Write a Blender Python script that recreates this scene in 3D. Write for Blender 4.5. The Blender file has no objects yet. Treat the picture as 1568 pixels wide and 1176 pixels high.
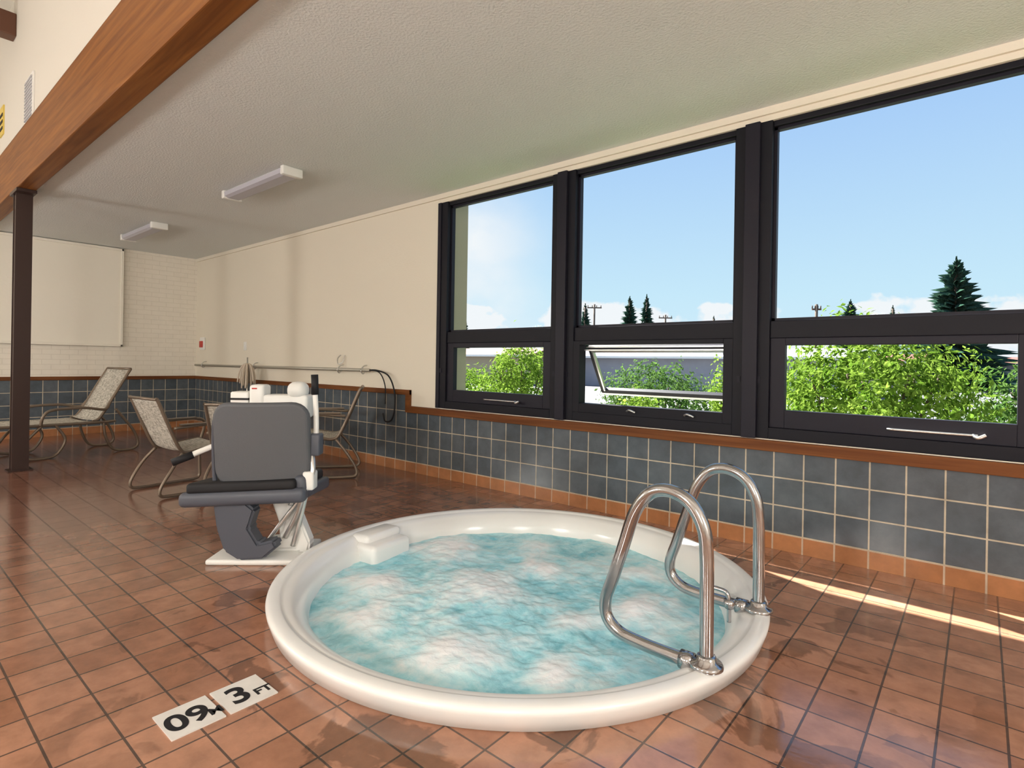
import bpy, bmesh, math, random
from mathutils import Vector, Matrix, noise
random.seed(7)
S=bpy.context.scene
COL=S.collection
H=1.1; W=3.64; F=855.0
# ------------------------------------------------------------------ helpers
def link(o,parent=None):
    COL.objects.link(o)
    if parent: o.parent=parent
    return o
def empty(name,loc=(0,0,0),rz=0):
    e=bpy.data.objects.new(name,None); e.empty_display_size=.1
    e.location=loc; e.rotation_euler=(0,0,rz); COL.objects.link(e); return e
def mesh_obj(name,verts,faces,mat,parent=None,smooth=False):
    me=bpy.data.meshes.new(name); me.from_pydata([tuple(v) for v in verts],[],faces)
    me.update()
    if mat: me.materials.append(mat)
    if smooth:
        for p in me.polygons: p.use_smooth=True
    return link(bpy.data.objects.new(name,me),parent)
def from_bm(name,bm,mat,parent=None,smooth=False):
    me=bpy.data.meshes.new(name); bmesh.ops.recalc_face_normals(bm,faces=bm.faces[:]); bm.to_mesh(me); bm.free()
    if mat: me.materials.append(mat)
    if smooth:
        for p in me.polygons: p.use_smooth=True
    return link(bpy.data.objects.new(name,me),parent)
def boxes(name,lst,mat,parent=None,bevel=0):
    bm=bmesh.new()
    for lo,hi in lst:
        c=[(a+b)/2 for a,b in zip(lo,hi)]; s=[abs(b-a) for a,b in zip(lo,hi)]
        r=bmesh.ops.create_cube(bm,size=1)
        for v in r['verts']:
            v.co=Vector((c[0]+v.co.x*s[0],c[1]+v.co.y*s[1],c[2]+v.co.z*s[2]))
    if bevel>0: bmesh.ops.bevel(bm,geom=bm.edges[:],offset=bevel,segments=2,profile=.6,affect='EDGES')
    return from_bm(name,bm,mat,parent)
def catmull(p,n=8):
    p=[Vector(q) for q in p]; out=[]
    for i in range(len(p)-1):
        a=p[max(i-1,0)];b=p[i];c=p[i+1];d=p[min(i+2,len(p)-1)]
        for k in range(n):
            t=k/n
            out.append(.5*((2*b)+(c-a)*t+(2*a-5*b+4*c-d)*t*t+(3*b-3*c+d-a)*t**3))
    out.append(p[-1]); return out
def tube(name,pts,r,mat,parent=None,smooth_path=True,seg=14,n=8):
    P=catmull(pts,n) if smooth_path else [Vector(q) for q in pts]
    vs=[];fs=[]; T=(P[1]-P[0]).normalized()
    N=T.orthogonal().normalized()
    for i,p in enumerate(P):
        t=(P[min(i+1,len(P)-1)]-P[max(i-1,0)]).normalized()
        N=(N-t*N.dot(t)).normalized(); B=t.cross(N)
        for k in range(seg):
            a=2*math.pi*k/seg; vs.append(p+(N*math.cos(a)+B*math.sin(a))*r)
    for i in range(len(P)-1):
        for k in range(seg):
            a=i*seg+k;b=i*seg+(k+1)%seg; fs.append((a,b,b+seg,a+seg))
    fs.append(tuple(range(seg))[::-1]); fs.append(tuple((len(P)-1)*seg+k for k in range(seg)))
    o=mesh_obj(name,vs,fs,mat,parent,True)
    return o
def lathe(name,prof,mat,parent=None,seg=96,center=(0,0,0)):
    vs=[];fs=[]
    for r,z in prof:
        for k in range(seg):
            a=2*math.pi*k/seg; vs.append((center[0]+r*math.cos(a),center[1]+r*math.sin(a),center[2]+z))
    for i in range(len(prof)-1):
        for k in range(seg):
            a=i*seg+k;b=i*seg+(k+1)%seg; fs.append((a,b,b+seg,a+seg))
    return mesh_obj(name,vs,fs,mat,parent,True)
def panel(name,w,h,t,r,mat,parent,M,curve=0.0,bev=.012):
    bm=bmesh.new(); pts=[]
    nx=10
    for cx,cz,a0 in ((w/2-r,h/2-r,0),(-w/2+r,h/2-r,90),(-w/2+r,-h/2+r,180),(w/2-r,-h/2+r,270)):
        for k in range(7):
            a=math.radians(a0+k*15); pts.append((cx+r*math.cos(a),cz+r*math.sin(a)))
    vf=[bm.verts.new((x,-t/2,z)) for x,z in pts]; f=bm.faces.new(vf)
    ex=bmesh.ops.extrude_face_region(bm,geom=[f])
    for v in [g for g in ex['geom'] if isinstance(g,bmesh.types.BMVert)]: v.co.y=t/2
    ed=[e for e in bm.edges if abs(e.verts[0].co.y-e.verts[1].co.y)<1e-6]
    bmesh.ops.bevel(bm,geom=ed,offset=bev,segments=3,profile=.5,affect='EDGES')
    if curve:
        for i in range(1,nx):
            x=-w/2+w*i/nx
            bmesh.ops.bisect_plane(bm,geom=bm.verts[:]+bm.edges[:]+bm.faces[:],plane_co=(x,0,0),plane_no=(1,0,0))
        for v in bm.verts: v.co.y+=curve*(v.co.x/(w/2))**2
    bm.transform(M)
    return from_bm(name,bm,mat,parent)
# ------------------------------------------------------------------ materials
def new_mat(name):
    m=bpy.data.materials.new(name); m.use_nodes=True
    nt=m.node_tree; b=nt.nodes['Principled BSDF']; return m,nt,b
def mat(name,col,rough=.5,metal=0,spec=.5,bump=0,bscale=50,var=0,vscale=6):
    m,nt,b=new_mat(name); c=(*col,1)
    b.inputs['Base Color'].default_value=c; b.inputs['Roughness'].default_value=rough
    b.inputs['Metallic'].default_value=metal; b.inputs['Specular IOR Level'].default_value=spec
    tc=nt.nodes.new('ShaderNodeTexCoord')
    if var>0:
        n=nt.nodes.new('ShaderNodeTexNoise'); n.inputs['Scale'].default_value=vscale; n.inputs['Detail'].default_value=4
        nt.links.new(tc.outputs['Object'],n.inputs['Vector'])
        mx=nt.nodes.new('ShaderNodeMix'); mx.data_type='RGBA'
        mx.inputs['A'].default_value=tuple(x*(1-var) for x in col)+(1,); mx.inputs['B'].default_value=tuple(min(1,x*(1+var)) for x in col)+(1,)
        nt.links.new(n.outputs['Fac'],mx.inputs['Factor']); nt.links.new(mx.outputs['Result'],b.inputs['Base Color'])
    if bump>0:
        n=nt.nodes.new('ShaderNodeTexNoise'); n.inputs['Scale'].default_value=bscale; n.inputs['Detail'].default_value=6
        nt.links.new(tc.outputs['Object'],n.inputs['Vector'])
        bp=nt.nodes.new('ShaderNodeBump'); bp.inputs['Strength'].default_value=bump; bp.inputs['Distance'].default_value=.01
        nt.links.new(n.outputs['Fac'],bp.inputs['Height']); nt.links.new(bp.outputs['Normal'],b.inputs['Normal'])
    return m
def coords(nt,axes,off=(0,0)):
    tc=nt.nodes.new('ShaderNodeTexCoord'); sp=nt.nodes.new('ShaderNodeSeparateXYZ'); cb=nt.nodes.new('ShaderNodeCombineXYZ')
    nt.links.new(tc.outputs['Object'],sp.inputs[0])
    for i,a in enumerate(axes):
        ad=nt.nodes.new('ShaderNodeMath'); ad.operation='ADD'; ad.inputs[1].default_value=off[i]
        nt.links.new(sp.outputs[a],ad.inputs[0]); nt.links.new(ad.outputs[0],cb.inputs[i])
    return tc,cb
def tile_mat(name,axes,off,pw,ph,c1,c2,mortar,ms,rough,offset=0,bump=.6,wet=None,spec=.5,dark=None,nv=(.8,1.15),nb=.25):
    m,nt,b=new_mat(name); L=nt.links.new
    tc,cb=coords(nt,axes,off)
    br=nt.nodes.new('ShaderNodeTexBrick'); br.offset=offset; br.squash=1
    br.inputs['Scale'].default_value=1; br.inputs['Brick Width'].default_value=pw; br.inputs['Row Height'].default_value=ph
    br.inputs['Mortar Size'].default_value=ms; br.inputs['Mortar Smooth'].default_value=.15; br.inputs['Bias'].default_value=0
    br.inputs['Color1'].default_value=(*c1,1); br.inputs['Color2'].default_value=(*c2,1); br.inputs['Mortar'].default_value=(*mortar,1)
    L(cb.outputs[0],br.inputs['Vector'])
    n=nt.nodes.new('ShaderNodeTexNoise'); n.inputs['Scale'].default_value=9; n.inputs['Detail'].default_value=7; n.inputs['Roughness'].default_value=.65
    L(tc.outputs['Object'],n.inputs['Vector'])
    rp=nt.nodes.new('ShaderNodeMapRange'); rp.inputs['From Min'].default_value=.3; rp.inputs['From Max'].default_value=.7
    rp.inputs['To Min'].default_value=nv[0]; rp.inputs['To Max'].default_value=nv[1]
    L(n.outputs['Fac'],rp.inputs['Value'])
    mu=nt.nodes.new('ShaderNodeVectorMath'); mu.operation='SCALE'
    L(br.outputs['Color'],mu.inputs[0]); L(rp.outputs[0],mu.inputs['Scale'])
    colout=mu.outputs[0]; roughout=None
    if wet:
        w=nt.nodes.new('ShaderNodeTexNoise'); w.inputs['Scale'].default_value=3.4; w.inputs['Detail'].default_value=6; w.inputs['Distortion'].default_value=.8
        L(tc.outputs['Object'],w.inputs['Vector'])
        wr=nt.nodes.new('ShaderNodeMapRange'); wr.inputs['From Min'].default_value=.54; wr.inputs['From Max'].default_value=.57
        L(w.outputs['Fac'],wr.inputs['Value'])
        ds=nt.nodes.new('ShaderNodeVectorMath'); ds.operation='DISTANCE'; ds.inputs[1].default_value=(wet[0],wet[1],0)
        L(tc.outputs['Object'],ds.inputs[0])
        dr=nt.nodes.new('ShaderNodeMapRange'); dr.inputs['From Min'].default_value=1.3; dr.inputs['From Max'].default_value=2.0
        dr.inputs['To Min'].default_value=1; dr.inputs['To Max'].default_value=0
        L(ds.outputs['Value'],dr.inputs['Value'])
        mm=nt.nodes.new('ShaderNodeMath'); mm.operation='MULTIPLY'; L(wr.outputs[0],mm.inputs[0]); L(dr.outputs[0],mm.inputs[1])
        dk=nt.nodes.new('ShaderNodeMapRange'); dk.inputs['To Min'].default_value=1; dk.inputs['To Max'].default_value=.55
        L(mm.outputs[0],dk.inputs['Value'])
        m2=nt.nodes.new('ShaderNodeVectorMath'); m2.operation='SCALE'; L(colout,m2.inputs[0]); L(dk.outputs[0],m2.inputs['Scale']); colout=m2.outputs[0]
        rr=nt.nodes.new('ShaderNodeMapRange'); rr.inputs['To Min'].default_value=rough; rr.inputs['To Max'].default_value=.05
        L(mm.outputs[0],rr.inputs['Value']); L(rr.outputs[0],b.inputs['Roughness'])
    else: b.inputs['Roughness'].default_value=rough
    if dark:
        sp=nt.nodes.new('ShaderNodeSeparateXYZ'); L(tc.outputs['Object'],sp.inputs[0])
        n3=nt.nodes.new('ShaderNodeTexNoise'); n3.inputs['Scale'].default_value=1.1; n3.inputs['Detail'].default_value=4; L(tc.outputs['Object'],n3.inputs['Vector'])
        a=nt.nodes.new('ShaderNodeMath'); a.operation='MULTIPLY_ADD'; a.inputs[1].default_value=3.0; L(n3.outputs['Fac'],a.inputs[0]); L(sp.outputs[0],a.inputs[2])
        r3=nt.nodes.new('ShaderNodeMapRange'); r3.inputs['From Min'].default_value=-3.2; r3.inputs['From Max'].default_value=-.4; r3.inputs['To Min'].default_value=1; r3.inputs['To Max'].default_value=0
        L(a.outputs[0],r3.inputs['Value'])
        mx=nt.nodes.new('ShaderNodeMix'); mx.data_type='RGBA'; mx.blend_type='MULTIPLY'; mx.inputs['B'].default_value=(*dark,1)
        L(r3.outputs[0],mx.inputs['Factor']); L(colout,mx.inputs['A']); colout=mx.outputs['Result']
    L(colout,b.inputs['Base Color'])
    b.inputs['Specular IOR Level'].default_value=spec
    inv=nt.nodes.new('ShaderNodeMath'); inv.operation='MULTIPLY_ADD'; inv.inputs[1].default_value=-1; inv.inputs[2].default_value=1
    L(br.outputs['Fac'],inv.inputs[0])
    ad=nt.nodes.new('ShaderNodeMath'); ad.operation='MULTIPLY_ADD'; ad.inputs[1].default_value=nb; L(n.outputs['Fac'],ad.inputs[0]); L(inv.outputs[0],ad.inputs[2])
    bp=nt.nodes.new('ShaderNodeBump'); bp.inputs['Strength'].default_value=bump; bp.inputs['Distance'].default_value=.004
    L(ad.outputs[0],bp.inputs['Height']); L(bp.outputs['Normal'],b.inputs['Normal'])
    return m
def wood_mat(name,c1,c2,axis=0,rough=.5):
    m,nt,b=new_mat(name); L=nt.links.new
    tc=nt.nodes.new('ShaderNodeTexCoord'); mp=nt.nodes.new('ShaderNodeMapping')
    sc=[28,28,28]; sc[axis]=1.2; mp.inputs['Scale'].default_value=sc
    L(tc.outputs['Object'],mp.inputs[0])
    n=nt.nodes.new('ShaderNodeTexNoise'); n.inputs['Scale'].default_value=1; n.inputs['Detail'].default_value=8; n.inputs['Distortion'].default_value=.6; L(mp.outputs[0],n.inputs['Vector'])
    cr=nt.nodes.new('ShaderNodeValToRGB'); cr.color_ramp.elements[0].position=.3; cr.color_ramp.elements[0].color=(*c1,1)
    cr.color_ramp.elements[1].position=.7; cr.color_ramp.elements[1].color=(*c2,1)
    L(n.outputs['Fac'],cr.inputs[0]); L(cr.outputs[0],b.inputs['Base Color']); b.inputs['Roughness'].default_value=rough
    b.inputs['Specular IOR Level'].default_value=.2
    bp=nt.nodes.new('ShaderNodeBump'); bp.inputs['Strength'].default_value=.25; bp.inputs['Distance'].default_value=.003
    L(n.outputs['Fac'],bp.inputs['Height']); L(bp.outputs['Normal'],b.inputs['Normal'])
    return m
TUB=(-1.763,2.163)
M_wall=mat('wall_plaster',(.77,.715,.60),.75,bump=.12,bscale=60)
M_wallup=mat('wall_plaster_upper',(.70,.67,.60),.75,bump=.1,bscale=60)
M_ceil=mat('ceiling_texture',(.72,.75,.74),.9,bump=.55,bscale=70)
M_brick=tile_mat('painted_brick','YZ',(0,0),.2,.07,(.80,.75,.65),(.79,.74,.64),(.70,.65,.55),.004,.6,offset=.5,bump=.3,nv=(.97,1.03),nb=.06)
M_plaster=mat('plaster_panel',(.81,.77,.67),.7,bump=.2,bscale=14)
M_blueW=tile_mat('blue_tile_long','XZ',(10.03,-.1),.165,.167,(.070,.090,.110),(.098,.118,.136),(.50,.44,.34),.0045,.2,nv=(.78,1.2))
M_blueB=tile_mat('blue_tile_back','YZ',(10.0,-.1),.165,.167,(.070,.090,.110),(.098,.118,.136),(.50,.44,.34),.0045,.2,nv=(.78,1.2))
M_baseW=tile_mat('terracotta_base_long','XZ',(10.03,1.9),.165,2,(.34,.14,.055),(.42,.18,.075),(.5,.38,.28),.005,.35)
M_baseB=tile_mat('terracotta_base_back','YZ',(10.0,1.9),.165,2,(.34,.14,.055),(.42,.18,.075),(.5,.38,.28),.005,.35)
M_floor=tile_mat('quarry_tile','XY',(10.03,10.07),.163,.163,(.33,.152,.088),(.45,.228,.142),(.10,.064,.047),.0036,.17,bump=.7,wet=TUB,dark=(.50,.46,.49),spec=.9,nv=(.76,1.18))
M_beam=wood_mat('beam_wood',(.15,.05,.011),(.30,.118,.027))
M_rail=wood_mat('rail_wood',(.10,.030,.008),(.20,.072,.020))
M_railv=wood_mat('rail_wood_y',(.10,.030,.008),(.20,.072,.020),1)
M_frame=mat('dark_bronze_frame',(.009,.009,.014),.5,spec=.2)
M_frame2=mat('dark_bronze_sash',(.013,.012,.020),.45,spec=.22)
M_post=mat('post_paint',(.040,.022,.018),.45,spec=.25)
M_alu=mat('aluminium',(.65,.65,.63),.3,.9)
M_steel=mat('stainless',(.47,.47,.48),.15,1.0,var=.28,vscale=12)
M_tub=mat('acrylic_cream',(.83,.83,.81),.2,var=.03,vscale=3)
M_white=mat('white_plastic',(.80,.80,.77),.35)
M_lens=mat('lamp_lens',(.48,.48,.54),.4)
M_black=mat('black_rubber',(.012,.012,.014),.6,spec=.3)
M_grey=mat('charcoal_plastic',(.085,.09,.10),.55,bump=.2,bscale=250)
M_grey2=mat('slate_plastic',(.070,.078,.10),.45)
M_bronze=mat('bronze_tube',(.20,.155,.115),.35,.5)
M_red=mat('red_paint',(.5,.04,.03),.5)
M_yellow=mat('yellow_sign',(.70,.52,.10),.5)
M_concrete=mat('exterior_stucco',(.38,.33,.24),.9,bump=.4,bscale=30)
M_fence=mat('grey_siding',(.32,.32,.36),.9,var=.12,vscale=2)
M_roof=mat('red_roof',(.20,.07,.055),.8)
M_asph=mat('asphalt',(.12,.12,.125),.95,var=.2,vscale=.5)
M_bark=mat('bark',(.10,.07,.05),.9)
def sling_mat():
    m,nt,b=new_mat('sling_fabric'); L=nt.links.new
    tc=nt.nodes.new('ShaderNodeTexCoord')
    mp=nt.nodes.new('ShaderNodeMapping'); mp.inputs['Scale'].default_value=(20,140,140); L(tc.outputs['Object'],mp.inputs[0])
    n=nt.nodes.new('ShaderNodeTexNoise'); n.inputs['Scale'].default_value=1; n.inputs['Detail'].default_value=3; L(mp.outputs[0],n.inputs['Vector'])
    mp2=nt.nodes.new('ShaderNodeMapping'); mp2.inputs['Scale'].default_value=(140,20,20); L(tc.outputs['Object'],mp2.inputs[0])
    n2=nt.nodes.new('ShaderNodeTexNoise'); n2.inputs['Scale'].default_value=1; L(mp2.outputs[0],n2.inputs['Vector'])
    ad=nt.nodes.new('ShaderNodeMath'); ad.operation='MULTIPLY'; L(n.outputs['Fac'],ad.inputs[0]); L(n2.outputs['Fac'],ad.inputs[1])
    cr=nt.nodes.new('ShaderNodeValToRGB'); cr.color_ramp.elements[0].position=.18; cr.color_ramp.elements[0].color=(.26,.24,.20,1)
    cr.color_ramp.elements[1].position=.30; cr.color_ramp.elements[1].color=(.58,.55,.48,1)
    L(ad.outputs[0],cr.inputs[0]); L(cr.outputs[0],b.inputs['Base Color']); b.inputs['Roughness'].default_value=.8
    return m
M_sling=sling_mat()
def glass_mat():
    m=bpy.data.materials.new('window_glass'); m.use_nodes=True; nt=m.node_tree; nt.nodes.clear()
    o=nt.nodes.new('ShaderNodeOutputMaterial'); t=nt.nodes.new('ShaderNodeBsdfTransparent'); g=nt.nodes.new('ShaderNodeBsdfGlossy')
    t.inputs[0].default_value=(.97,.985,.985,1); g.inputs['Roughness'].default_value=.02
    mx=nt.nodes.new('ShaderNodeMixShader'); mx.inputs[0].default_value=.002
    nt.links.new(t.outputs[0],mx.inputs[1]); nt.links.new(g.outputs[0],mx.inputs[2]); nt.links.new(mx.outputs[0],o.inputs[0])
    return m
M_glass=glass_mat()
def leaf_mat(name,c1,c2,trans=.45):
    m=bpy.data.materials.new(name); m.use_nodes=True; nt=m.node_tree; nt.nodes.clear(); L=nt.links.new
    o=nt.nodes.new('ShaderNodeOutputMaterial'); d=nt.nodes.new('ShaderNodeBsdfDiffuse'); t=nt.nodes.new('ShaderNodeBsdfTranslucent')
    n=nt.nodes.new('ShaderNodeTexNoise'); n.inputs['Scale'].default_value=9; n.inputs['Detail'].default_value=4; tc=nt.nodes.new('ShaderNodeTexCoord'); L(tc.outputs['Object'],n.inputs['Vector'])
    cr=nt.nodes.new('ShaderNodeValToRGB'); cr.color_ramp.elements[0].position=.35; cr.color_ramp.elements[1].position=.65
    cr.color_ramp.elements[0].color=(*c1,1); cr.color_ramp.elements[1].color=(*c2,1); L(n.outputs['Fac'],cr.inputs[0])
    L(cr.outputs[0],d.inputs[0]); L(cr.outputs[0],t.inputs[0])
    mx=nt.nodes.new('ShaderNodeMixShader'); mx.inputs[0].default_value=trans; L(d.outputs[0],mx.inputs[1]); L(t.outputs[0],mx.inputs[2]); L(mx.outputs[0],o.inputs[0])
    return m
M_leaf=leaf_mat('bush_leaf',(.075,.16,.014),(.27,.39,.065))
M_leaf2=leaf_mat('bush_leaf_dark',(.045,.11,.025),(.13,.22,.055))
M_twig=leaf_mat('willow_leaf',(.12,.15,.08),(.26,.29,.17))
M_spruce=leaf_mat('spruce_needles',(.014,.045,.033),(.05,.10,.065),.15)
def water_mat():
    m,nt,b=new_mat('bubbling_water'); L=nt.links.new
    tc=nt.nodes.new('ShaderNodeTexCoord'); at_=nt.nodes.new('ShaderNodeAttribute'); at_.attribute_name='foam'
    nf=nt.nodes.new('ShaderNodeTexNoise'); nf.inputs['Scale'].default_value=7; nf.inputs['Detail'].default_value=11; nf.inputs['Roughness'].default_value=.66; nf.inputs['Distortion'].default_value=.4
    L(tc.outputs['Object'],nf.inputs['Vector'])
    s=nt.nodes.new('ShaderNodeMath'); s.operation='SUBTRACT'; s.inputs[1].default_value=.5; L(nf.outputs['Fac'],s.inputs[0])
    ad=nt.nodes.new('ShaderNodeMath'); ad.operation='MULTIPLY_ADD'; ad.inputs[1].default_value=1.5; L(s.outputs[0],ad.inputs[0]); L(at_.outputs['Fac'],ad.inputs[2])
    cr=nt.nodes.new('ShaderNodeValToRGB'); e=cr.color_ramp.elements
    e[0].position=.02; e[0].color=(.17,.52,.62,1); e[1].position=.90; e[1].color=(.93,.96,.97,1)
    k=e.new(.30); k.color=(.40,.76,.83,1)
    k=e.new(.60); k.color=(.72,.90,.93,1)
    L(ad.outputs[0],cr.inputs[0]); L(cr.outputs[0],b.inputs['Base Color'])
    b.inputs['Roughness'].default_value=.22; b.inputs['Specular IOR Level'].default_value=.5
    n2=nt.nodes.new('ShaderNodeTexNoise'); n2.inputs['Scale'].default_value=26; n2.inputs['Detail'].default_value=7; n2.inputs['Distortion'].default_value=.4; L(tc.outputs['Object'],n2.inputs['Vector'])
    bp=nt.nodes.new('ShaderNodeBump'); bp.inputs['Strength'].default_value=.4; bp.inputs['Distance'].default_value=.014
    L(n2.outputs['Fac'],bp.inputs['Height']); L(bp.outputs['Normal'],b.inputs['Normal'])
    return m
M_water=water_mat()
def emis(name,col,s):
    m,nt,b=new_mat(name); b.inputs['Base Color'].default_value=(*col,1); b.inputs['Emission Color'].default_value=(*col,1); b.inputs['Emission Strength'].default_value=s; return m
# ------------------------------------------------------------------ room shell
XB=-9.75; XE=4.5; YS=-7.0; ZC=2.7; ZH=4.6
def make_floor():
    cx,cy=TUB; hole=1.10; x0,x1,y0,y1=XB-.2,XE+.2,YS-.2,W+.2
    angs=[2*math.pi*k/128 for k in range(128)]+[math.atan2(y-cy,x-cx)%(2*math.pi) for x in (x0,x1) for y in (y0,y1)]
    angs=sorted(angs); vs=[];fs=[]
    for a in angs:
        c,s=math.cos(a),math.sin(a); t=1e9
        if c>1e-9:t=min(t,(x1-cx)/c)
        if c<-1e-9:t=min(t,(x0-cx)/c)
        if s>1e-9:t=min(t,(y1-cy)/s)
        if s<-1e-9:t=min(t,(y0-cy)/s)
        vs.append((cx+hole*c,cy+hole*s,0)); vs.append((cx+t*c,cy+t*s,0))
    n=len(angs)
    for i in range(n):
        j=(i+1)%n; fs.append((2*i,2*i+1,2*j+1,2*j))
    mesh_obj('floor',vs,fs,M_floor)
make_floor()
WX0=-3.985; MOD=1.44; NW=4; WX1=WX0+MOD*NW; ZB=.66; ZT=2.62
boxes('wall_north',[((XB-.2,W,-.3),(WX0,W+.2,3.1)),((WX1,W,-.3),(XE+.2,W+.2,3.1)),((WX0,W,-.3),(WX1,W+.2,ZB)),((WX0,W,ZT),(WX1,W+.2,3.1))],M_wall)
boxes('wall_west',[((XB-.2,YS-.2,-.3),(XB,W,ZH+.2))],M_brick)
boxes('wall_south',[((XB,YS-.2,-.3),(XE,YS,ZH+.2))],M_wallup)
boxes('wall_east',[((XE,YS-.2,-.3),(XE+.2,W,ZH+.2))],M_wallup)
boxes('ceiling',[((XB,1.13,ZC),(XE,W,ZC+.15))],M_ceil)
boxes('ceiling_hall',[((XB,YS,ZH),(XE,1.2,ZH+.15))],mat('hall_ceiling',(.75,.73,.66),.9))
boxes('wall_upper',[((XB,1.03,3.15),(XE,1.13,ZH))],M_wallup)
boxes('wall_panel_west',[((XB,-2.0,1.25),(XB+.03,2.62,ZC-.01)),((XB,2.585,1.25),(XB+.05,2.62,ZC-.01)),((XB,-2.0,1.25),(XB+.05,2.62,1.285)),((XB,-2.0,ZC-.045),(XB+.05,2.62,ZC-.01))],M_plaster,bevel=.006)
ST=-4.39
boxes('wall_tile_north',[((XB,W-.012,.1),(ST,W,.765)),((ST,W-.012,.1),(XE,W,.60))],M_blueW)
boxes('wall_tile_west',[((XB,-2.0,.1),(XB+.012,W-.012,.765))],M_blueB)
boxes('baseboard_north',[((XB+.012,W-.018,0),(XE,W,.1))],M_baseW)
boxes('baseboard_west',[((XB,-2.0,0),(XB+.018,W-.018,.1))],M_baseB)
boxes('trim_1',[((XB+.03,W-.032,.765),(ST+.03,W,.815)),((ST-.03,W-.0325,.59),(ST+.03,W,.8155)),((ST,W-.04,.59),(XE,W,.655))],M_rail,bevel=.004)
boxes('trim_2',[((XB,-2.0,.765),(XB+.03,W,.815))],M_railv,bevel=.004)
boxes('trim_3',[((XB,W-.02,2.655),(XE,W,2.70))],M_wall)
boxes('ceiling_beam',[((XB,1.0,2.66),(XE,1.14,3.17))],M_beam,bevel=.008)
for i,x in enumerate((-7.3,-2.0)):
    boxes('roof_beam' ,[((x-.08,YS,4.2),(x+.08,1.03,4.42))],mat('dark_beam%d'%i,(.10,.035,.015),.5),bevel=.01)
P=empty('steel_post',(-7.03,1.07,0))
boxes('shaft',[((-.055,-.055,.01),(.055,.055,2.63))],M_post,P,.006)
boxes('base_plate',[((-.09,-.09,0),(.09,.09,.012))],M_post,P)
boxes('cap_plate',[((-.17,-.075,2.63),(.17,.075,2.66))],M_post,P,.003)
boxes('flanges',[((-.065,-.062,.01),(-.05,.062,2.63)),((.05,-.062,.01),(.065,.062,2.63))],M_post,P)
V=empty('wall_vent',(-6.5,1.03,3.38))
boxes('vent_frame',[((-.16,-.015,-.2),(.16,0,.2))],M_white,V,.004)
boxes('vent_slats',[((-.14,-.025,-.18+i*.03),(.14,-.015,-.165+i*.03)) for i in range(12)],mat('slat',(.45,.45,.47),.5),V)
sg=empty('warning_sign',(-7.9,1.03,3.55)); boxes('sign_plate',[((-.10,-.012,-.15),(.10,0,.15))],M_yellow,sg); boxes('sign_text',[((-.08,-.016,-.1+i*.07),(.08,-.012,-.07+i*.07)) for i in range(3)],M_black,sg)
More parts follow.
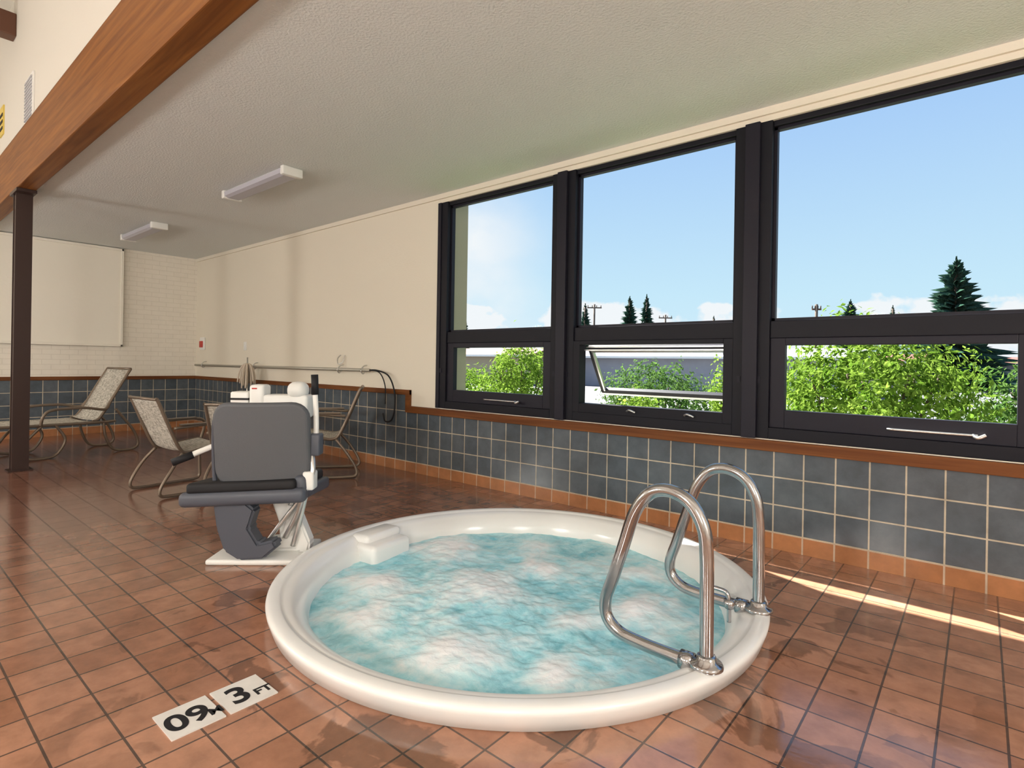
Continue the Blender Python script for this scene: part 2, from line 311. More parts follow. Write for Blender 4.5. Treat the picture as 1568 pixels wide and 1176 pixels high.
# ------------------------------------------------------------------ windows
def window(i):
    x0=WX0+MOD*i; x1=x0+MOD; E=empty('window_%d'%(i+1),(0,0,0))
    st=.11; zm0,zm1=1.25,1.385; ls=.195; y0,y1=W+.0,W+.09
    fl=[((x0,y0,ZB),(x0+st,y1,ZT)),((x1-st,y0,ZB),(x1,y1,ZT)),((x0+st,y0+.02,ZT-.035),(x1-st,y1,ZT)),((x0+st,y0+.015,zm0+.03),(x1-st,y1,zm1)),((x0+st,y0-.0,ZB),(x1-st,y1,.73))]
    boxes('frame',fl,M_frame,E,.004)
    boxes('mullion_cover',[((x0-.045,y0-.03,ZB),(x0+.045,y0,ZT))] if i>0 else [((x0-.015,y0-.012,ZB-.0),(x0+.03,y0,ZT))],M_frame2,E,.006)
    boxes('glazing_bead',[((x0+st,y0+.045,zm1),(x0+st+.018,y0+.085,ZT-.035)),((x1-st-.018,y0+.045,zm1),(x1-st,y0+.085,ZT-.035)),((x0+st,y0+.045,zm1),(x1-st,y0+.085,zm1+.018)),((x0+st,y0+.045,ZT-.053),(x1-st,y0+.085,ZT-.035))],M_frame2,E)
    boxes('glass_upper',[((x0+st,y0+.062,zm1),(x1-st,y0+.066,ZT-.035))],M_glass,E)
    a0,a1=x0+st,x1-st; t=ls-st
    hz=zm0+.03
    sash=[((a0,-.025,-(hz-.73)),(a0+t,.025,0)),((a1-t,-.025,-(hz-.73)),(a1,.025,0)),((a0+t,-.025,-.045),(a1-t,.025,0)),((a0+t,-.025,-(hz-.73)),(a1-t,.025,-(hz-.84)))]
    gl=[((a0+t,-.002,-(hz-.84)),(a1-t,.002,-.045))]
    if i==1:
        sub=[((a0,y0+.0,.73),(a0+.06,y0+.09,hz)),((a1-.06,y0+.0,.73),(a1,y0+.09,hz)),((a0+.06,y0,.73),(a1-.06,y0+.09,.80)),((a0+.06,y0,hz-.03),(a1-.06,y0+.09,hz))]
        boxes('sash_subframe',sub,M_frame,E,.003)
        b0,b1=a0+.065,a1-.065; hh=.44; t=.03
        lz=(0,y0+.12,hz-.035); rx=(math.radians(32),0,0)
        s1=[((b0,-.02,-hh),(b0+t,.02,0)),((b1-t,-.02,-hh),(b1,.02,0)),((b0,-.02,-t),(b1,.02,0)),((b0,-.02,-hh),(b1,.02,-hh+t+.01))]
        o=boxes('awning_sash',s1,M_frame2,E,.003); o.location=lz; o.rotation_euler=rx
        s2=[((b0+t,-.024,-hh+t),(b0+t+.012,.0,-t)),((b1-t-.012,-.024,-hh+t),(b1-t,.0,-t)),((b0,-.024,-hh-.004),(b1,.024,-hh+.012)),((b0+t,-.03,-t-.014),(b1-t,.0,-t))]
        o=boxes('awning_sash_edge',s2,M_alu,E); o.location=lz; o.rotation_euler=rx
        o=boxes('glass_lower',[((b0+t,-.002,-hh+t),(b1-t,.002,-t))],M_glass,E); o.location=lz; o.rotation_euler=rx
        boxes('awning_track',[((b0,y0+.06,hz-.075),(b1,y0+.075,hz-.065)),((b0,y0+.09,hz-.05),(b1,y0+.11,hz-.04))],M_alu,E)
        for k,xx in enumerate((x0+.62,x0+1.05)):
            tube('latch_%d'%k,[(xx-.03,y0-.01,.765),(xx,y0-.03,.775),(xx+.04,y0-.02,.76)],.007,M_alu,E)
    else:
        o=boxes('sash',sash,M_frame2,E,.004); o.location=(0,y0+.045,hz)
        o=boxes('glass_lower',gl,M_glass,E); o.location=(0,y0+.05,hz)
        xx=x0+.9 if i!=2 else x0+1.0
        tube('operator_bar',[(xx-.28,y0-.012,.775),(xx,y0-.02,.775),(xx+.1,y0-.012,.775)],.006,M_alu,E)
        tube('operator_knob',[(xx+.08,y0-.01,.775),(xx+.1,y0-.03,.765),(xx+.13,y0-.025,.78)],.009,M_alu,E)
    boxes('latch_plates',[((x0+.03,y0-.006,1.0),(x0+.06,y0,1.04)),((x1-.06-.02,y0-.006,1.0),(x1-.06,y0,1.04))],M_frame2,E)
for i in range(NW): window(i)
boxes('exterior_pier',[((-4.45,W+.215,-.3),(-4.1,W+.5,2.96))],M_concrete)
boxes('roof_eave',[((XB-.2,W+.2,2.98),(XE+.2,W+.43,3.1))],M_concrete)
boxes('roof_low',[((XB-.2,1.13,3.1),(XE+.2,W+.43,3.2))],M_concrete)
boxes('roof_high',[((XB-.2,YS-.2,ZH+.2),(XE+.2,1.3,ZH+.35))],M_concrete)
mesh_obj('ground_exterior',[(-150,W+.2,-.3),(150,W+.2,-.3),(150,200,-.3),(-150,200,-.3)],[(0,1,2,3)],M_asph)
mesh_obj('lawn_strip',[(-20,W+.2,-.29),(20,W+.2,-.29),(20,9.5,-.29),(-20,9.5,-.29)],[(0,1,2,3)],mat('lawn',(.06,.10,.028),.95,var=.3,vscale=8))
def at(px,d,z=-.3):
    u=px-784
    return (d*(-.643+.000896*u),d*(.766+.000752*u),z)
for (px,wd,m1,m2,dd) in ((1255,6,M_concrete,M_roof,42),(1560,8,M_fence,M_roof,42),(720,7,M_concrete,M_roof,42),(1010,11,M_fence,M_fence,36),(1400,9,M_fence,M_fence,50)):
    p=at(px,dd); Bd=empty('motel_building',p)
    boxes('walls',[((-wd,-2,0),(wd,2,1.9))],m1,Bd)
    mesh_obj('roof',[(-wd-.5,-2.5,1.9),(wd+.5,-2.5,1.9),(wd+.5,2.5,1.9),(-wd-.5,2.5,1.9),(-wd-.5,0,2.45),(wd+.5,0,2.45)],[(0,1,5,4),(2,3,4,5),(0,4,3),(1,2,5),(0,3,2,1)],m2,Bd)
    boxes('fascia',[((-wd-.55,-2.55,1.82),(wd+.55,-2.5,1.95))],M_white,Bd)
def bush(name,loc,rx,ry,h,n,leaf,m):
    vs=[];fs=[]
    for i in range(n):
        a=random.uniform(0,2*math.pi); z=random.uniform(-.85,1); rr=math.sqrt(max(0,1-z*z))
        k=random.uniform(.5,1)**.5
        d=Vector((math.cos(a)*rr,math.sin(a)*rr,z))
        lump=1+.38*noise.noise(d*2.3+Vector(loc))+.34*noise.noise(d*7)
        p=Vector((d.x*rx*k*lump,d.y*ry*k*lump,h*.5+d.z*h*.5*k*lump))
        if p.z<0: p.z=random.uniform(0,.15)
        n1=(d+Vector([random.uniform(-1,1) for _ in range(3)])*.8).normalized(); t=n1.orthogonal().normalized(); t=(Matrix.Rotation(random.uniform(0,6.28),3,n1)@t)
        b=n1.cross(t); L_=leaf*random.uniform(.6,1.3)
        q=len(vs); vs+= [p-t*L_, p+b*L_*.42+n1*L_*.1, p+t*L_, p-b*L_*.42+n1*L_*.1]; fs.append((q,q+1,q+2,q+3))
    B=empty(name,loc)
    mesh_obj('leaves',vs,fs,m,B)
    for k in range(7):
        a=k*.9; tube('stem_%d'%k,[(0.04*math.cos(a),.04*math.sin(a),0),(rx*.3*math.cos(a),ry*.3*math.sin(a),h*.35),(rx*.6*math.cos(a),ry*.6*math.sin(a),h*.75)],.012,M_bark,B,seg=6,n=3)
bush('bush',(-.80,6.2,-.3),.88,.75,1.80,15000,.034,M_leaf)
bush('bush',(-2.2,6.9,-.3),.42,.45,1.50,4500,.032,M_leaf)
bush('bush',(-4.1,8.6,-.3),.95,.7,1.40,7000,.036,M_leaf2)
bush('bush',(-5.6,6.9,-.3),.62,.6,1.72,7500,.036,M_leaf)
bush('bush',(-7.1,7.3,-.3),.5,.5,1.3,3500,.036,M_leaf)
bush('bush',(-3.0,5.9,-.3),.35,.3,1.10,2500,.03,M_leaf)
bush('willow_shrub',(.95,6.9,-.3),.65,.6,1.85,2600,.026,M_twig)
bush('bush',(2.9,6.3,-.3),.8,.7,1.6,4000,.05,M_leaf)
bush('bush',(.9,9.5,-.3),1.1,.7,1.5,5000,.05,M_leaf2)
def spruce(px,top,hw,d):
    base=at(px,d); yh=556+.016*(px-784); zt=1.1+(yh-top)*d/F+.3; r=hw*d/F
    T=empty('spruce_tree',base); vs=[];fs=[]; n=38
    for i in range(n):
        f=i/(n-1); z=zt*(1-f*.9); rad=r*(f**.75)*1.9+.05
        for k in range(13):
            a=random.uniform(0,6.28); rr=rad*random.uniform(.45,1.2); dr=rr*.22-.1*r; wv=rr*.13+.04
            c,s=math.cos(a),math.sin(a); q=len(vs); z2=z+random.uniform(-.5,.5)*zt/n
            vs+=[Vector((0,0,z2+.12*r)),Vector((c*rr*.6-s*wv,s*rr*.6+c*wv,z2-dr*.8)),Vector((c*rr,s*rr,z2-dr+.1*r)),Vector((c*rr*.6+s*wv,s*rr*.6-c*wv,z2-dr*.8)),Vector((c*rr*.5,s*rr*.5,z2-dr*1.5-.15*r))]
            fs+=[(q,q+1,q+2),(q,q+2,q+3),(q,q+1,q+4),(q,q+4,q+3)]
    mesh_obj('needles',vs,fs,M_spruce,T)
    tube('trunk',[(0,0,0),(0,0,zt*.98)],.12 if d>30 else .08,M_bark,T,False,8)
spruce(1462,402,44,40); spruce(1301,463,22,55); spruce(1366,470,10,60); spruce(963,457,17,55); spruce(989,454,15,62); spruce(895,468,13,50); spruce(1092,486,9,66); spruce(712,490,9,60)
def pole(px,top,d,arm=.9):
    base=at(px,d); yh=556+.016*(px-784); zt=1.1+(yh-top)*d/F+.3
    U=empty('utility_pole',base,math.radians(40)); tube('mast',[(0,0,0),(0,0,zt)],.12,M_bark,U,False,8)
    boxes('crossarm',[((-arm,-.06,zt-.5),(arm,.06,zt-.36))],M_bark,U)
    for k,x in enumerate((-arm*.9,-arm*.3,arm*.3,arm*.9)): tube('insulator_%d'%k,[(x,0,zt-.36),(x,0,zt-.12)],.05,M_bark,U,False,6)
pole(1249,466,48,.4); pole(1018,482,75); pole(909,466,70)
# ------------------------------------------------------------------ hot tub
T=empty('hot_tub',(TUB[0],TUB[1],0))
prof=[(1.120,0),(1.130,.004),(1.148,.056),(1.150,.066),(1.148,.074),(1.141,.080),(1.130,.083),(1.100,.084),(1.092,.081),(1.087,.076),(1.076,.075),(1.054,.071),(1.035,.060),(1.015,.043),(.995,.024),(.982,-.005),(.972,-.06),(.95,-.3),(.92,-.55),(.6,-.62),(.55,-.9),(.0,-.9)]
lathe('shell',prof,M_tub,T,160)
vs=[];fs=[];foam=[];NR=120;NA=400;RW=.98
jets=[(-.62,-.45,.22),(-.70,.22,.24),(-.30,.62,.22),(.22,.62,.24),(.60,.25,.20),(.35,-.10,.24),(-.15,-.12,.28),(-.30,-.72,.24),(.15,-.62,.26),(.62,-.42,.18),(-.1,.28,.2)]
for i in range(NR+1):
    r=RW*i/NR
    for k in range(NA):
        a=2*math.pi*k/NA; x=r*math.cos(a); y=r*math.sin(a)
        wx=x+.14*noise.noise(Vector((x*2.2,y*2.2,9)))+.03*noise.noise(Vector((x*9,y*9,9))); wy=y+.14*noise.noise(Vector((x*2.2,y*2.2,19)))+.03*noise.noise(Vector((x*9,y*9,29)))
        g=min(1.1,sum(math.exp(-((wx-jx)**2+(wy-jy)**2)/(s*s*.5)) for jx,jy,s in jets))
        tb=noise.fractal(Vector((x*3.2,y*3.2,2.2)),1.0,2.0,4)
        foam.append(max(0,min(1,.24+.56*g+.24*tb)))
        z=-.045+.020*g+.012*tb+.005*noise.noise(Vector((x*14,y*14,5)))+.003*noise.noise(Vector((x*32,y*32,5)))
        vs.append((x,y,z))
for i in range(NR):
    for k in range(NA):
        a=i*NA+k;b=i*NA+(k+1)%NA; fs.append((a,b,b+NA,a+NA))
wo=mesh_obj('water',vs,fs,M_water,T,True)
fa=wo.data.attributes.new('foam','FLOAT','POINT'); fa.data.foreach_set('value',foam)
ang=math.radians(187)
Mz=Matrix.Rotation(ang,4,'Z')
def rbox(name,lo,hi,bev,mat_,parent,M,seg=4):
    bm=bmesh.new(); r=bmesh.ops.create_cube(bm,size=1)
    for v in r['verts']:
        v.co=Vector(((lo[0]+hi[0])/2+v.co.x*(hi[0]-lo[0]),(lo[1]+hi[1])/2+v.co.y*(hi[1]-lo[1]),(lo[2]+hi[2])/2+v.co.z*(hi[2]-lo[2])))
    bmesh.ops.bevel(bm,geom=bm.edges[:],offset=bev,segments=seg,profile=.5,affect='EDGES')
    bm.transform(M); return from_bm(name,bm,mat_,parent,True)
rbox('skimmer_housing',(.85,-.15,-.12),(1.03,.15,.050),.03,M_tub,T,Mz)
rbox('skimmer_lid',(.94,-.16,.03),(1.08,.12,.088),.025,M_tub,T,Mz)
for nm,y in (('a',1.885),('b',2.466)):
    R=empty('grab_rail',(0,y,0))
    pts=[(-.70,.085),(-.702,.30),(-.705,.46),(-.718,.55),(-.765,.625),(-.84,.655),(-.915,.635),(-.975,.555),(-1.02,.42),(-1.062,.29),(-1.092,.20),(-1.085,.135),(-1.03,.092),(-.93,.080),(-.84,.078),(-.765,.078)]
    tube('rail',[(x,0,z) for x,z in pts],.0235,M_steel,R,seg=20)
    lathe('flange',[(.0,.122),(.028,.122),(.032,.118),(.034,.102),(.052,.097),(.056,.09),(.056,.083)],M_steel,R,32,(-.70,0,0))
    tube('end_collar',[(-.79,0,.078),(-.745,0,.078)],.032,M_steel,R,False,20)
AC=empty('air_valve',(-.80,2.30,0))
tube('valve_pipe',[(-.07,-.02,.08),(-.06,-.01,.18),(-.0,0,.19),(.03,0,.17),(.035,0,.07)],.009,M_steel,AC)
lathe('valve_knob',[(0,.16),(.02,.16),(.022,.14),(.016,.125),(0,.125)],M_steel,AC,16,(.034,0,0))
def marker(x,y,t1,t2):
    m_=empty('depth_marker_tile',(x,y,0))
    boxes('tile',[((-.079,-.0755,0),(.079,.0755,.004))],mat('marker_white',(.70,.68,.64),.35,var=.12,vscale=20),m_)
    big=len(t1)==1
    for k,(t,sz,lx,ly) in enumerate(((t1,.125 if big else .112,-.052 if big else -.068,-.045),(t2,.048,.022 if big else .045,-.045))):
        c=bpy.data.curves.new('digits_%d'%k,'FONT'); c.body=t; c.size=sz*1.1; c.offset=.0030 if k==0 else .0015; c.extrude=.0004; c.materials.append(M_black)
        o=link(bpy.data.objects.new('digits_%d'%k,c),m_)
        o.rotation_euler=(0,0,math.pi/2); o.location=(-ly,lx,.0046)
marker(-1.84,.85,'3','FT'); marker(-1.84,.685,'09','M')
# ------------------------------------------------------------------ pool lift
yaw=math.radians(40); I4=Matrix.Identity(4)
LF=empty('pool_lift_chair',(-3.03,1.50,0),yaw+math.radians(2))
rbox('base_plate',(-.26,-.13,0),(.24,.25,.03),.012,M_white,LF,I4)
rbox('base_cover',(-.02,-.0,.025),(.20,.18,.08),.025,M_white,LF,I4)
M1=Matrix.Translation((.10,.08,.20))@Matrix.Rotation(math.radians(-20),4,'Y')
rbox('mast_lower',(-.045,-.04,-.15),(.045,.06,.22),.02,M_white,LF,M1)
bm=bmesh.new()
out=[(.06,.03),(.24,.03),(.25,.08),(.20,.20),(.16,.30),(.12,.30),(.10,.18)]
f=bm.faces.new([bm.verts.new((x,.0,z)) for x,z in out]); ex=bmesh.ops.extrude_face_region(bm,geom=[f])
for v in [g for g in ex['geom'] if isinstance(g,bmesh.types.BMVert)]: v.co.y=.09
bmesh.ops.bevel(bm,geom=bm.edges[:],offset=.012,segments=3,affect='EDGES')
from_bm('mast_shroud',bm,M_white,LF)
tube('lift_arm',[(.16,-.01,.07),(.20,-.02,.22),(.23,-.02,.36)],.014,M_alu,LF)
tube('lift_strut',[(.0,-.02,.06),(.10,-.03,.2),(.2,-.03,.33)],.012,M_alu,LF)
bm=bmesh.new()
out=[(-.22,.34),(-.05,.34),(.0,.30),(-.03,.2),(.02,.12),(.10,.14),(.12,.10),(.05,.04),(-.08,.03),(-.16,.08),(-.20,.2)]
f=bm.faces.new([bm.verts.new((x,-.14,z)) for x,z in out]); ex=bmesh.ops.extrude_face_region(bm,geom=[f])
for v in [g for g in ex['geom'] if isinstance(g,bmesh.types.BMVert)]: v.co.y=-.04
bmesh.ops.bevel(bm,geom=bm.edges[:],offset=.012,segments=2,affect='EDGES')
from_bm('footrest_bracket',bm,M_grey2,LF)
Ms=Matrix.Translation((-.05,.1,.365))@Matrix.Rotation(math.radians(-3),4,'Y')@Matrix.Rotation(math.radians(-4),4,'X')
rbox('seat_pan',(-.33,-.24,-.05),(.30,.26,.02),.02,M_grey2,LF,Ms)
rbox('seat_cushion',(-.30,-.262,.012),(.27,.24,.072),.02,M_black,LF,Ms)
rbox('seat_lip',(-.34,-.27,-.055),(.32,-.19,.025),.03,M_grey2,LF,Ms)
rbox('side_bumper',(.25,-.24,-.01),(.32,-.10,.09),.03,M_grey2,LF,Ms)
Mb=Matrix.Translation((.02,-.13,.645))@Matrix.Rotation(math.radians(5),4,'X')@Matrix.Rotation(math.radians(-1),4,'Y')
panel('backrest',.51,.45,.045,.09,M_grey,LF,Mb,curve=.04,bev=.018)
tube('back_hoop',[(-.245,-.06,.42),(-.25,-.07,.6),(-.235,-.09,.78),(-.18,-.1,.835)],.012,M_grey2,LF)
rbox('arm_hinge_right',(.255,-.09,.58),(.32,-.01,.70),.012,M_grey2,LF,I4)
tube('arm_tube_right',[(.29,-.05,.66),(.288,-.05,.80),(.28,-.05,.92)],.014,M_white,LF)
tube('arm_grip_right',[(.281,-.05,.91),(.276,-.05,1.02)],.019,M_black,LF,False)
tube('arm_tube_left',[(-.22,-.04,.64),(-.30,-.09,.605),(-.34,-.12,.585)],.015,M_white,LF)
tube('arm_grip_left',[(-.335,-.115,.587),(-.42,-.16,.55)],.020,M_black,LF,False)
tube('side_strut',[(.27,-.06,.60),(.29,-.1,.5),(.25,-.1,.40),(.19,-.05,.25),(.12,-.02,.12)],.014,M_alu,LF)
rbox('strut_bracket',(.24,-.12,.40),(.30,-.04,.50),.012,M_white,LF,I4)
rbox('control_box',(-.22,.28,.74),(-.13,.40,.945),.02,M_white,LF,I4)
rbox('control_body',(-.14,.28,.74),(.13,.42,.885),.02,M_white,LF,I4)
rbox('control_cap',(.0,.27,.86),(.115,.40,.965),.045,M_white,LF,I4)
rbox('battery',(-.34,.30,.78),(-.23,.42,.90),.012,M_white,LF,I4)
boxes('battery_stripe',[((-.342,.297,.85),(-.228,.423,.862))],M_black,LF)
boxes('control_label',[((-.20,.277,.918),(-.17,.281,.926))],M_red,LF)
tube('control_column',[(-.02,.36,.75),(-.02,.33,.4),(.06,.15,.08)],.03,M_white,LF)
tube('battery_bracket',[(-.27,.35,.79),(-.27,.36,.72),(-.05,.36,.7)],.015,M_alu,LF)
# ------------------------------------------------------------------ patio furniture
def strip(name,path,w,t,mat_,parent):
    P=catmull([(0,y,z) for y,z in path],6); vs=[];fs=[];nx=8
    for i,p in enumerate(P):
        for k in range(nx+1):
            x=-w/2+w*k/nx; sag=-.012*(1-(2*x/w)**2)
            vs.append((x,p.y,p.z+sag))
    for i in range(len(P)-1):
        for k in range(nx):
            a=i*(nx+1)+k; fs.append((a,a+1,a+nx+2,a+nx+1))
    o=mesh_obj(name,vs,fs,mat_,parent,True)
    md=o.modifiers.new('sol','SOLIDIFY'); md.thickness=t
def chair(loc,rz,s=1.0):
    C=empty('patio_sling_chair',loc,rz); C.scale=(s,s,s)
    for sx in (-1,1):
        x=.255*sx; xo=.285*sx
        tube('side_frame_%s'%('r' if sx>0 else 'l'),[(xo,-.27,.60),(xo,-.05,.615),(xo,.18,.62),(xo,.27,.595),(xo,.28,.52),(xo,.24,.36),(xo,.24,.16),(xo,.24,.05),(xo,.19,.018),(xo,.0,.016),(xo,-.28,.016),(xo,-.37,.03),(xo,-.37,.10),(xo,-.28,.25),(x,-.18,.375)],.014,M_bronze,C,seg=10,n=6)
        tube('sling_rail_%s'%('r' if sx>0 else 'l'),[(x,.25,.39),(x,.2,.42),(x,0,.395),(x,-.14,.375),(x,-.21,.42),(x,-.30,.62),(x,-.39,.84),(x,-.41,.86)],.015,M_bronze,C,seg=10,n=6)
        boxes('armrest_%s'%('r' if sx>0 else 'l'),[((xo-.025,-.22,.622),(xo+.025,.2,.636))],M_bronze,C,.005)
    tube('top_bar',[(-.255,-.41,.86),(.255,-.41,.86)],.013,M_bronze,C,False,10)
    tube('front_bar',[(-.255,.24,.395),(.255,.24,.395)],.013,M_bronze,C,False,10)
    tube('under_bar',[(-.285,.0,.38),(.285,.0,.38)],.012,M_bronze,C,False,10)
    strip('sling',[(.25,.40),(.2,.425),(0,.40),(-.13,.385),(-.20,.42),(-.30,.63),(-.40,.855)],.50,.004,M_sling,C)
    return C
chair((-5.14,1.88,0),math.radians(6),.90)
chair((-4.50,2.12,0),math.radians(46),.88)
chair((-4.90,2.95,0),math.radians(143),.97)
TB=empty('patio_table',(-5.95,2.80,0))
lathe('top',[(0,.60),(.40,.60),(.42,.595),(.42,.575),(.40,.57),(0,.57)],mat('table_top',(.50,.42,.32),.5),TB,48)
for k in range(4):
    a=math.pi/4+k*math.pi/2; c,s=math.cos(a),math.sin(a)
    tube('leg_%d'%k,[(.33*c,.33*s,.57),(.24*c,.24*s,.35),(.28*c,.28*s,.1),(.34*c,.34*s,.012)],.014,M_bronze,TB)
lathe('ring',[(.235,.335),(.25,.335),(.25,.35),(.235,.35),(.235,.335)],M_bronze,TB,32)
CH=empty('chaise_lounge',(-7.88,1.35,0),math.radians(8))
for sx in (-1,1):
    x=.31*sx; n_='r' if sx>0 else 'l'
    tube('side_rail_'+n_,[(x,-1.15,.36),(x,-.9,.375),(x,0,.36),(x,.45,.355),(x,.62,.36)],.016,M_bronze,CH,seg=10)
    tube('back_rail_'+n_,[(x*.94,.40,.37),(x*.94,.48,.42),(x*.94,.68,.78),(x*.94,.78,.96)],.015,M_bronze,CH,seg=10)
    tube('leg_loop_front_'+n_,[(x,-.75,.36),(x,-.62,.2),(x,-.66,.06),(x,-.75,.016),(x,-.9,.016),(x,-1.0,.05),(x,-.98,.2),(x,-.88,.36)],.014,M_bronze,CH,seg=10)
    tube('leg_loop_mid_'+n_,[(x,.05,.36),(x,.14,.2),(x,.08,.06),(x,.0,.016),(x,-.16,.016),(x,-.26,.06),(x,-.2,.2),(x,-.06,.36)],.014,M_bronze,CH,seg=10)
    tube('leg_loop_rear_'+n_,[(x,.50,.36),(x,.52,.2),(x,.58,.06),(x,.66,.016),(x,.80,.016),(x,.86,.08),(x,.80,.25),(x,.62,.50)],.014,M_bronze,CH,seg=10)
    tube('arm_'+n_,[(x*1.05,-.08,.36),(x*1.08,-.06,.46),(x*1.08,.02,.52),(x*1.08,.3,.53),(x*1.05,.50,.50),(x*.96,.56,.56)],.015,M_bronze,CH,seg=10)
strip('sling_seat',[(-1.14,.375),(-.8,.39),(0,.375),(.40,.375)],.58,.004,M_sling,CH)
strip('sling_back',[(.42,.385),(.50,.45),(.68,.79),(.78,.965)],.56,.004,M_sling,CH)
tube('head_bar',[(-.29,.78,.96),(.29,.78,.96)],.014,M_bronze,CH,False,10)
tube('foot_bar',[(-.31,-1.15,.36),(.31,-1.15,.36)],.014,M_bronze,CH,False,10)
# ------------------------------------------------------------------ wall items
PO=empty('rescue_pole',(0,W,0))
tube('pole',[(-9.6,-.06,.99),(-4.98,-.06,1.0)],.017,mat('pole_grey',(.42,.40,.34),.4,.4),PO,False)
tube('hook_loop',[(-5.0,-.06,1.0),(-4.85,-.06,1.0),(-4.66,-.06,.95),(-4.56,-.06,.80),(-4.55,-.06,.62),(-4.60,-.06,.50),(-4.70,-.06,.48),(-4.74,-.06,.56)],.008,M_black,PO)
tube('hook_loop_b',[(-5.0,-.06,1.0),(-4.8,-.07,.98),(-4.70,-.07,.85),(-4.69,-.07,.66)],.006,M_black,PO)
for k,x in enumerate((-9.3,-7.6,-5.55,-5.1)):
    tube('bracket_%d'%k,[(x,-.01,1.05),(x,-.05,1.04),(x,-.085,.995),(x,-.06,.96),(x,-.03,.98)],.007,M_alu,PO)
tube('upper_hook',[(-5.6,-.012,1.16),(-5.6,-.05,1.12),(-5.56,-.07,1.06),(-5.52,-.04,1.08),(-5.52,-.012,1.16)],.006,M_alu,PO)
MP=empty('string_mop',(-7.45,W-.22,0))
tube('handle',[(0,0,.02),(0,.0,1.12)],.010,M_alu,MP,False)
mm_=mat('mop_cotton',(.6,.52,.42),.9)
for k in range(30):
    a=random.uniform(0,6.28); r=random.uniform(.02,.11)
    tube('strand_%d'%k,[(0,0,1.04),(r*.6*math.cos(a),r*.6*math.sin(a),1.01),(r*math.cos(a),r*math.sin(a),.90),(r*1.15*math.cos(a),r*1.15*math.sin(a),.76+random.uniform(-.05,.05))],.010,mm_,MP,seg=6,n=3)
FA=empty('fire_alarm_pull',(-9.45,W,1.33)); rbox('plate',(-.075,-.03,-.1),(.075,0,.1),.01,M_white,FA,I4); rbox('pull_handle',(-.05,-.05,-.06),(.05,-.025,.04),.008,M_red,FA,I4)
SW=empty('light_switch',(-8.0,W,1.28)); rbox('plate',(-.04,-.01,-.06),(.04,0,.06),.004,M_white,SW,I4); rbox('toggle',(-.006,-.022,-.015),(.006,-.008,.012),.002,M_white,SW,I4)
# ------------------------------------------------------------------ ceiling fixtures
def fixture(x):
    E=empty('fluorescent_ceiling_light',(x,2.37,ZC))
    boxes('housing',[((-.56,-.06,-.03),(.56,.06,0))],M_white,E,.004)
    bm=bmesh.new(); v=[]
    for xx in (-.545,.545):
        for y,z in ((-.085,-.02),(-.08,-.055),(-.05,-.07),(.05,-.07),(.08,-.055),(.085,-.02)): v.append(bm.verts.new((xx,y,z)))
    for k in range(5): bm.faces.new((v[k],v[k+1],v[k+7],v[k+6]))
    bm.faces.new(v[:6]); bm.faces.new(v[6:]); bm.faces.new((v[0],v[6],v[11],v[5]))
    from_bm('prismatic_lens',bm,M_lens,E)
    for sx in (-1,1):
        rbox('end_cap_%s'%('r' if sx>0 else 'l'),(sx*.56-.025,-.09,-.075),(sx*.56+.025,.09,0),.01,M_white,E,I4)
fixture(-4.98); fixture(-8.05)
M_fill=emis('fill_glow',(1.0,.96,.90),80)
for (x,y,z) in ((-7.5,-2.4,1.7),(-4.2,-3.0,1.7),(-1.2,-2.6,1.7),(1.6,-2.4,1.7),(2.8,.6,1.7)):  # unseen glowing globes added behind the camera to fill the room with light
    E=empty('fill_globe',(x,y,0))
    bm=bmesh.new(); bmesh.ops.create_uvsphere(bm,u_segments=20,v_segments=12,radius=.25,matrix=Matrix.Translation((0,0,z))); from_bm('globe',bm,M_fill,E,True)
    tube('stem',[(0,0,.02),(0,0,z-.24)],.02,M_black,E,False,8)
    lathe('base',[(0,.03),(.15,.03),(.16,.0),(0,0)],M_black,E,24)
# ------------------------------------------------------------------ sun and sky
sd=bpy.data.lights.new('sun','SUN'); sd.energy=30.0; sd.angle=math.radians(.53); sd.color=(1,.96,.89)
so=bpy.data.objects.new('sun',sd); so.rotation_euler=Vector((.95,-.325,-1)).to_track_quat('-Z','Y').to_euler(); link(so)
w=bpy.data.worlds.new('sky'); S.world=w; w.use_nodes=True; nt=w.node_tree; L=nt.links.new
bg=nt.nodes['Background']; tc=nt.nodes.new('ShaderNodeTexCoord'); sp=nt.nodes.new('ShaderNodeSeparateXYZ'); L(tc.outputs['Generated'],sp.inputs[0])
cr=nt.nodes.new('ShaderNodeValToRGB'); e=cr.color_ramp.elements
e[0].position=0; e[0].color=(.70,.89,.99,1); e[1].position=1; e[1].color=(.15,.33,.80,1)
k=e.new(.12); k.color=(.60,.84,.99,1); k=e.new(.38); k.color=(.41,.63,.97,1)
L(sp.outputs[2],cr.inputs[0])
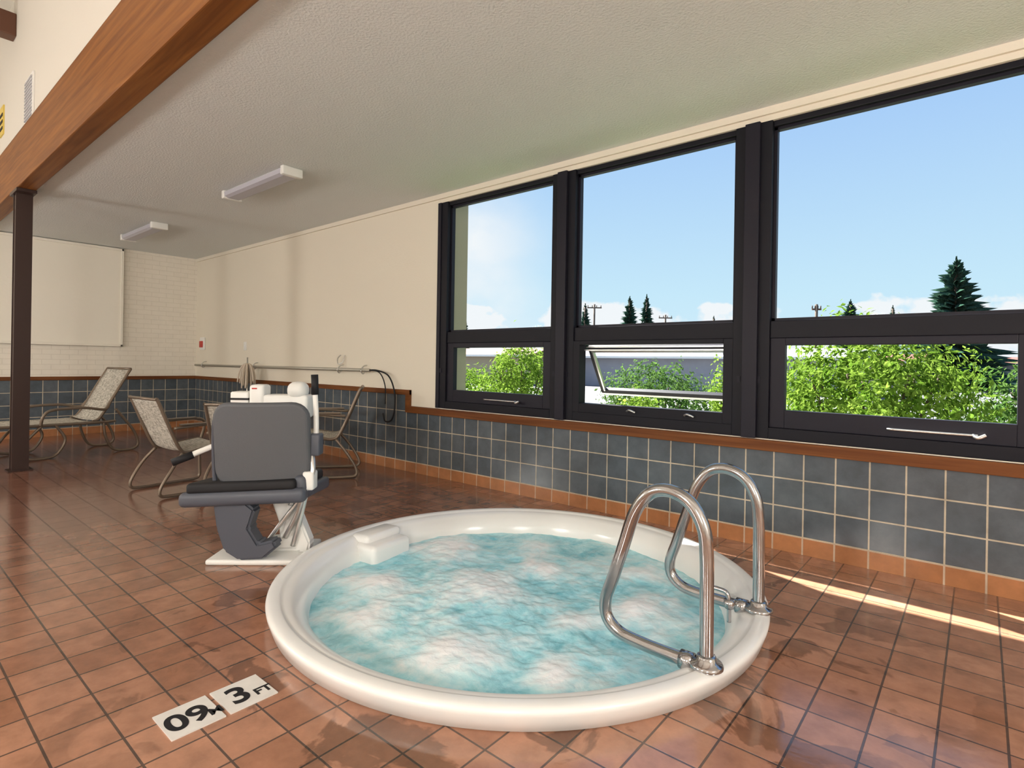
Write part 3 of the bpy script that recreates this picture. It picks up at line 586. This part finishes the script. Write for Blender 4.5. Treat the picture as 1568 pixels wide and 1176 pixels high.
def cloud(scale,lo,hi,b0,b1,s2,sub):
    mp=nt.nodes.new('ShaderNodeMapping'); mp.inputs['Scale'].default_value=scale; mp.inputs['Location'].default_value=s2; L(tc.outputs['Generated'],mp.inputs[0])
    n=nt.nodes.new('ShaderNodeTexNoise'); n.inputs['Scale'].default_value=1.3; n.inputs['Detail'].default_value=8; n.inputs['Roughness'].default_value=.52; L(mp.outputs[0],n.inputs['Vector'])
    bd=nt.nodes.new('ShaderNodeMapRange'); bd.inputs['From Min'].default_value=b0; bd.inputs['From Max'].default_value=b1; bd.inputs['To Min'].default_value=0; bd.inputs['To Max'].default_value=sub; L(sp.outputs[2],bd.inputs['Value'])
    sb=nt.nodes.new('ShaderNodeMath'); sb.operation='SUBTRACT'; L(n.outputs['Fac'],sb.inputs[0]); L(bd.outputs[0],sb.inputs[1])
    th=nt.nodes.new('ShaderNodeMapRange'); th.inputs['From Min'].default_value=lo; th.inputs['From Max'].default_value=hi; L(sb.outputs[0],th.inputs['Value'])
    return th.outputs[0]
c1=cloud((7,7,9),.44,.49,.098,.15,(2,5,0),.5); c2=cloud((3,3,4),.34,.66,.25,.50,(3,1,0),.22)
wx=nt.nodes.new('ShaderNodeMapRange'); wx.inputs['From Min'].default_value=-.56; wx.inputs['From Max'].default_value=-.68; L(sp.outputs[0],wx.inputs['Value'])
mu=nt.nodes.new('ShaderNodeMath'); mu.operation='MULTIPLY'; L(c2,mu.inputs[0]); L(wx.outputs[0],mu.inputs[1])
mxx=nt.nodes.new('ShaderNodeMath'); mxx.operation='MAXIMUM'; L(c1,mxx.inputs[0]); L(mu.outputs[0],mxx.inputs[1])
mx=nt.nodes.new('ShaderNodeMix'); mx.data_type='RGBA'; mx.inputs['B'].default_value=(.94,.96,.99,1); L(mxx.outputs[0],mx.inputs['Factor']); L(cr.outputs[0],mx.inputs['A'])
L(mx.outputs['Result'],bg.inputs[0]); bg.inputs[1].default_value=1.0
# ------------------------------------------------------------------ camera
cd=bpy.data.cameras.new('camera'); cd.sensor_width=36; cd.lens=F/1568*36; cd.shift_y=-.0204; cd.clip_start=.02; cd.clip_end=500
co=bpy.data.objects.new('camera',cd); link(co); co.location=(0,0,H)
co.rotation_euler=(Matrix.Rotation(math.radians(40),3,'Z')@Matrix.Rotation(math.pi/2,3,'X')@Matrix.Rotation(.016,3,'Z')).to_euler()
S.camera=co
S.view_settings.view_transform='Standard'; S.view_settings.look='None'; S.view_settings.exposure=0
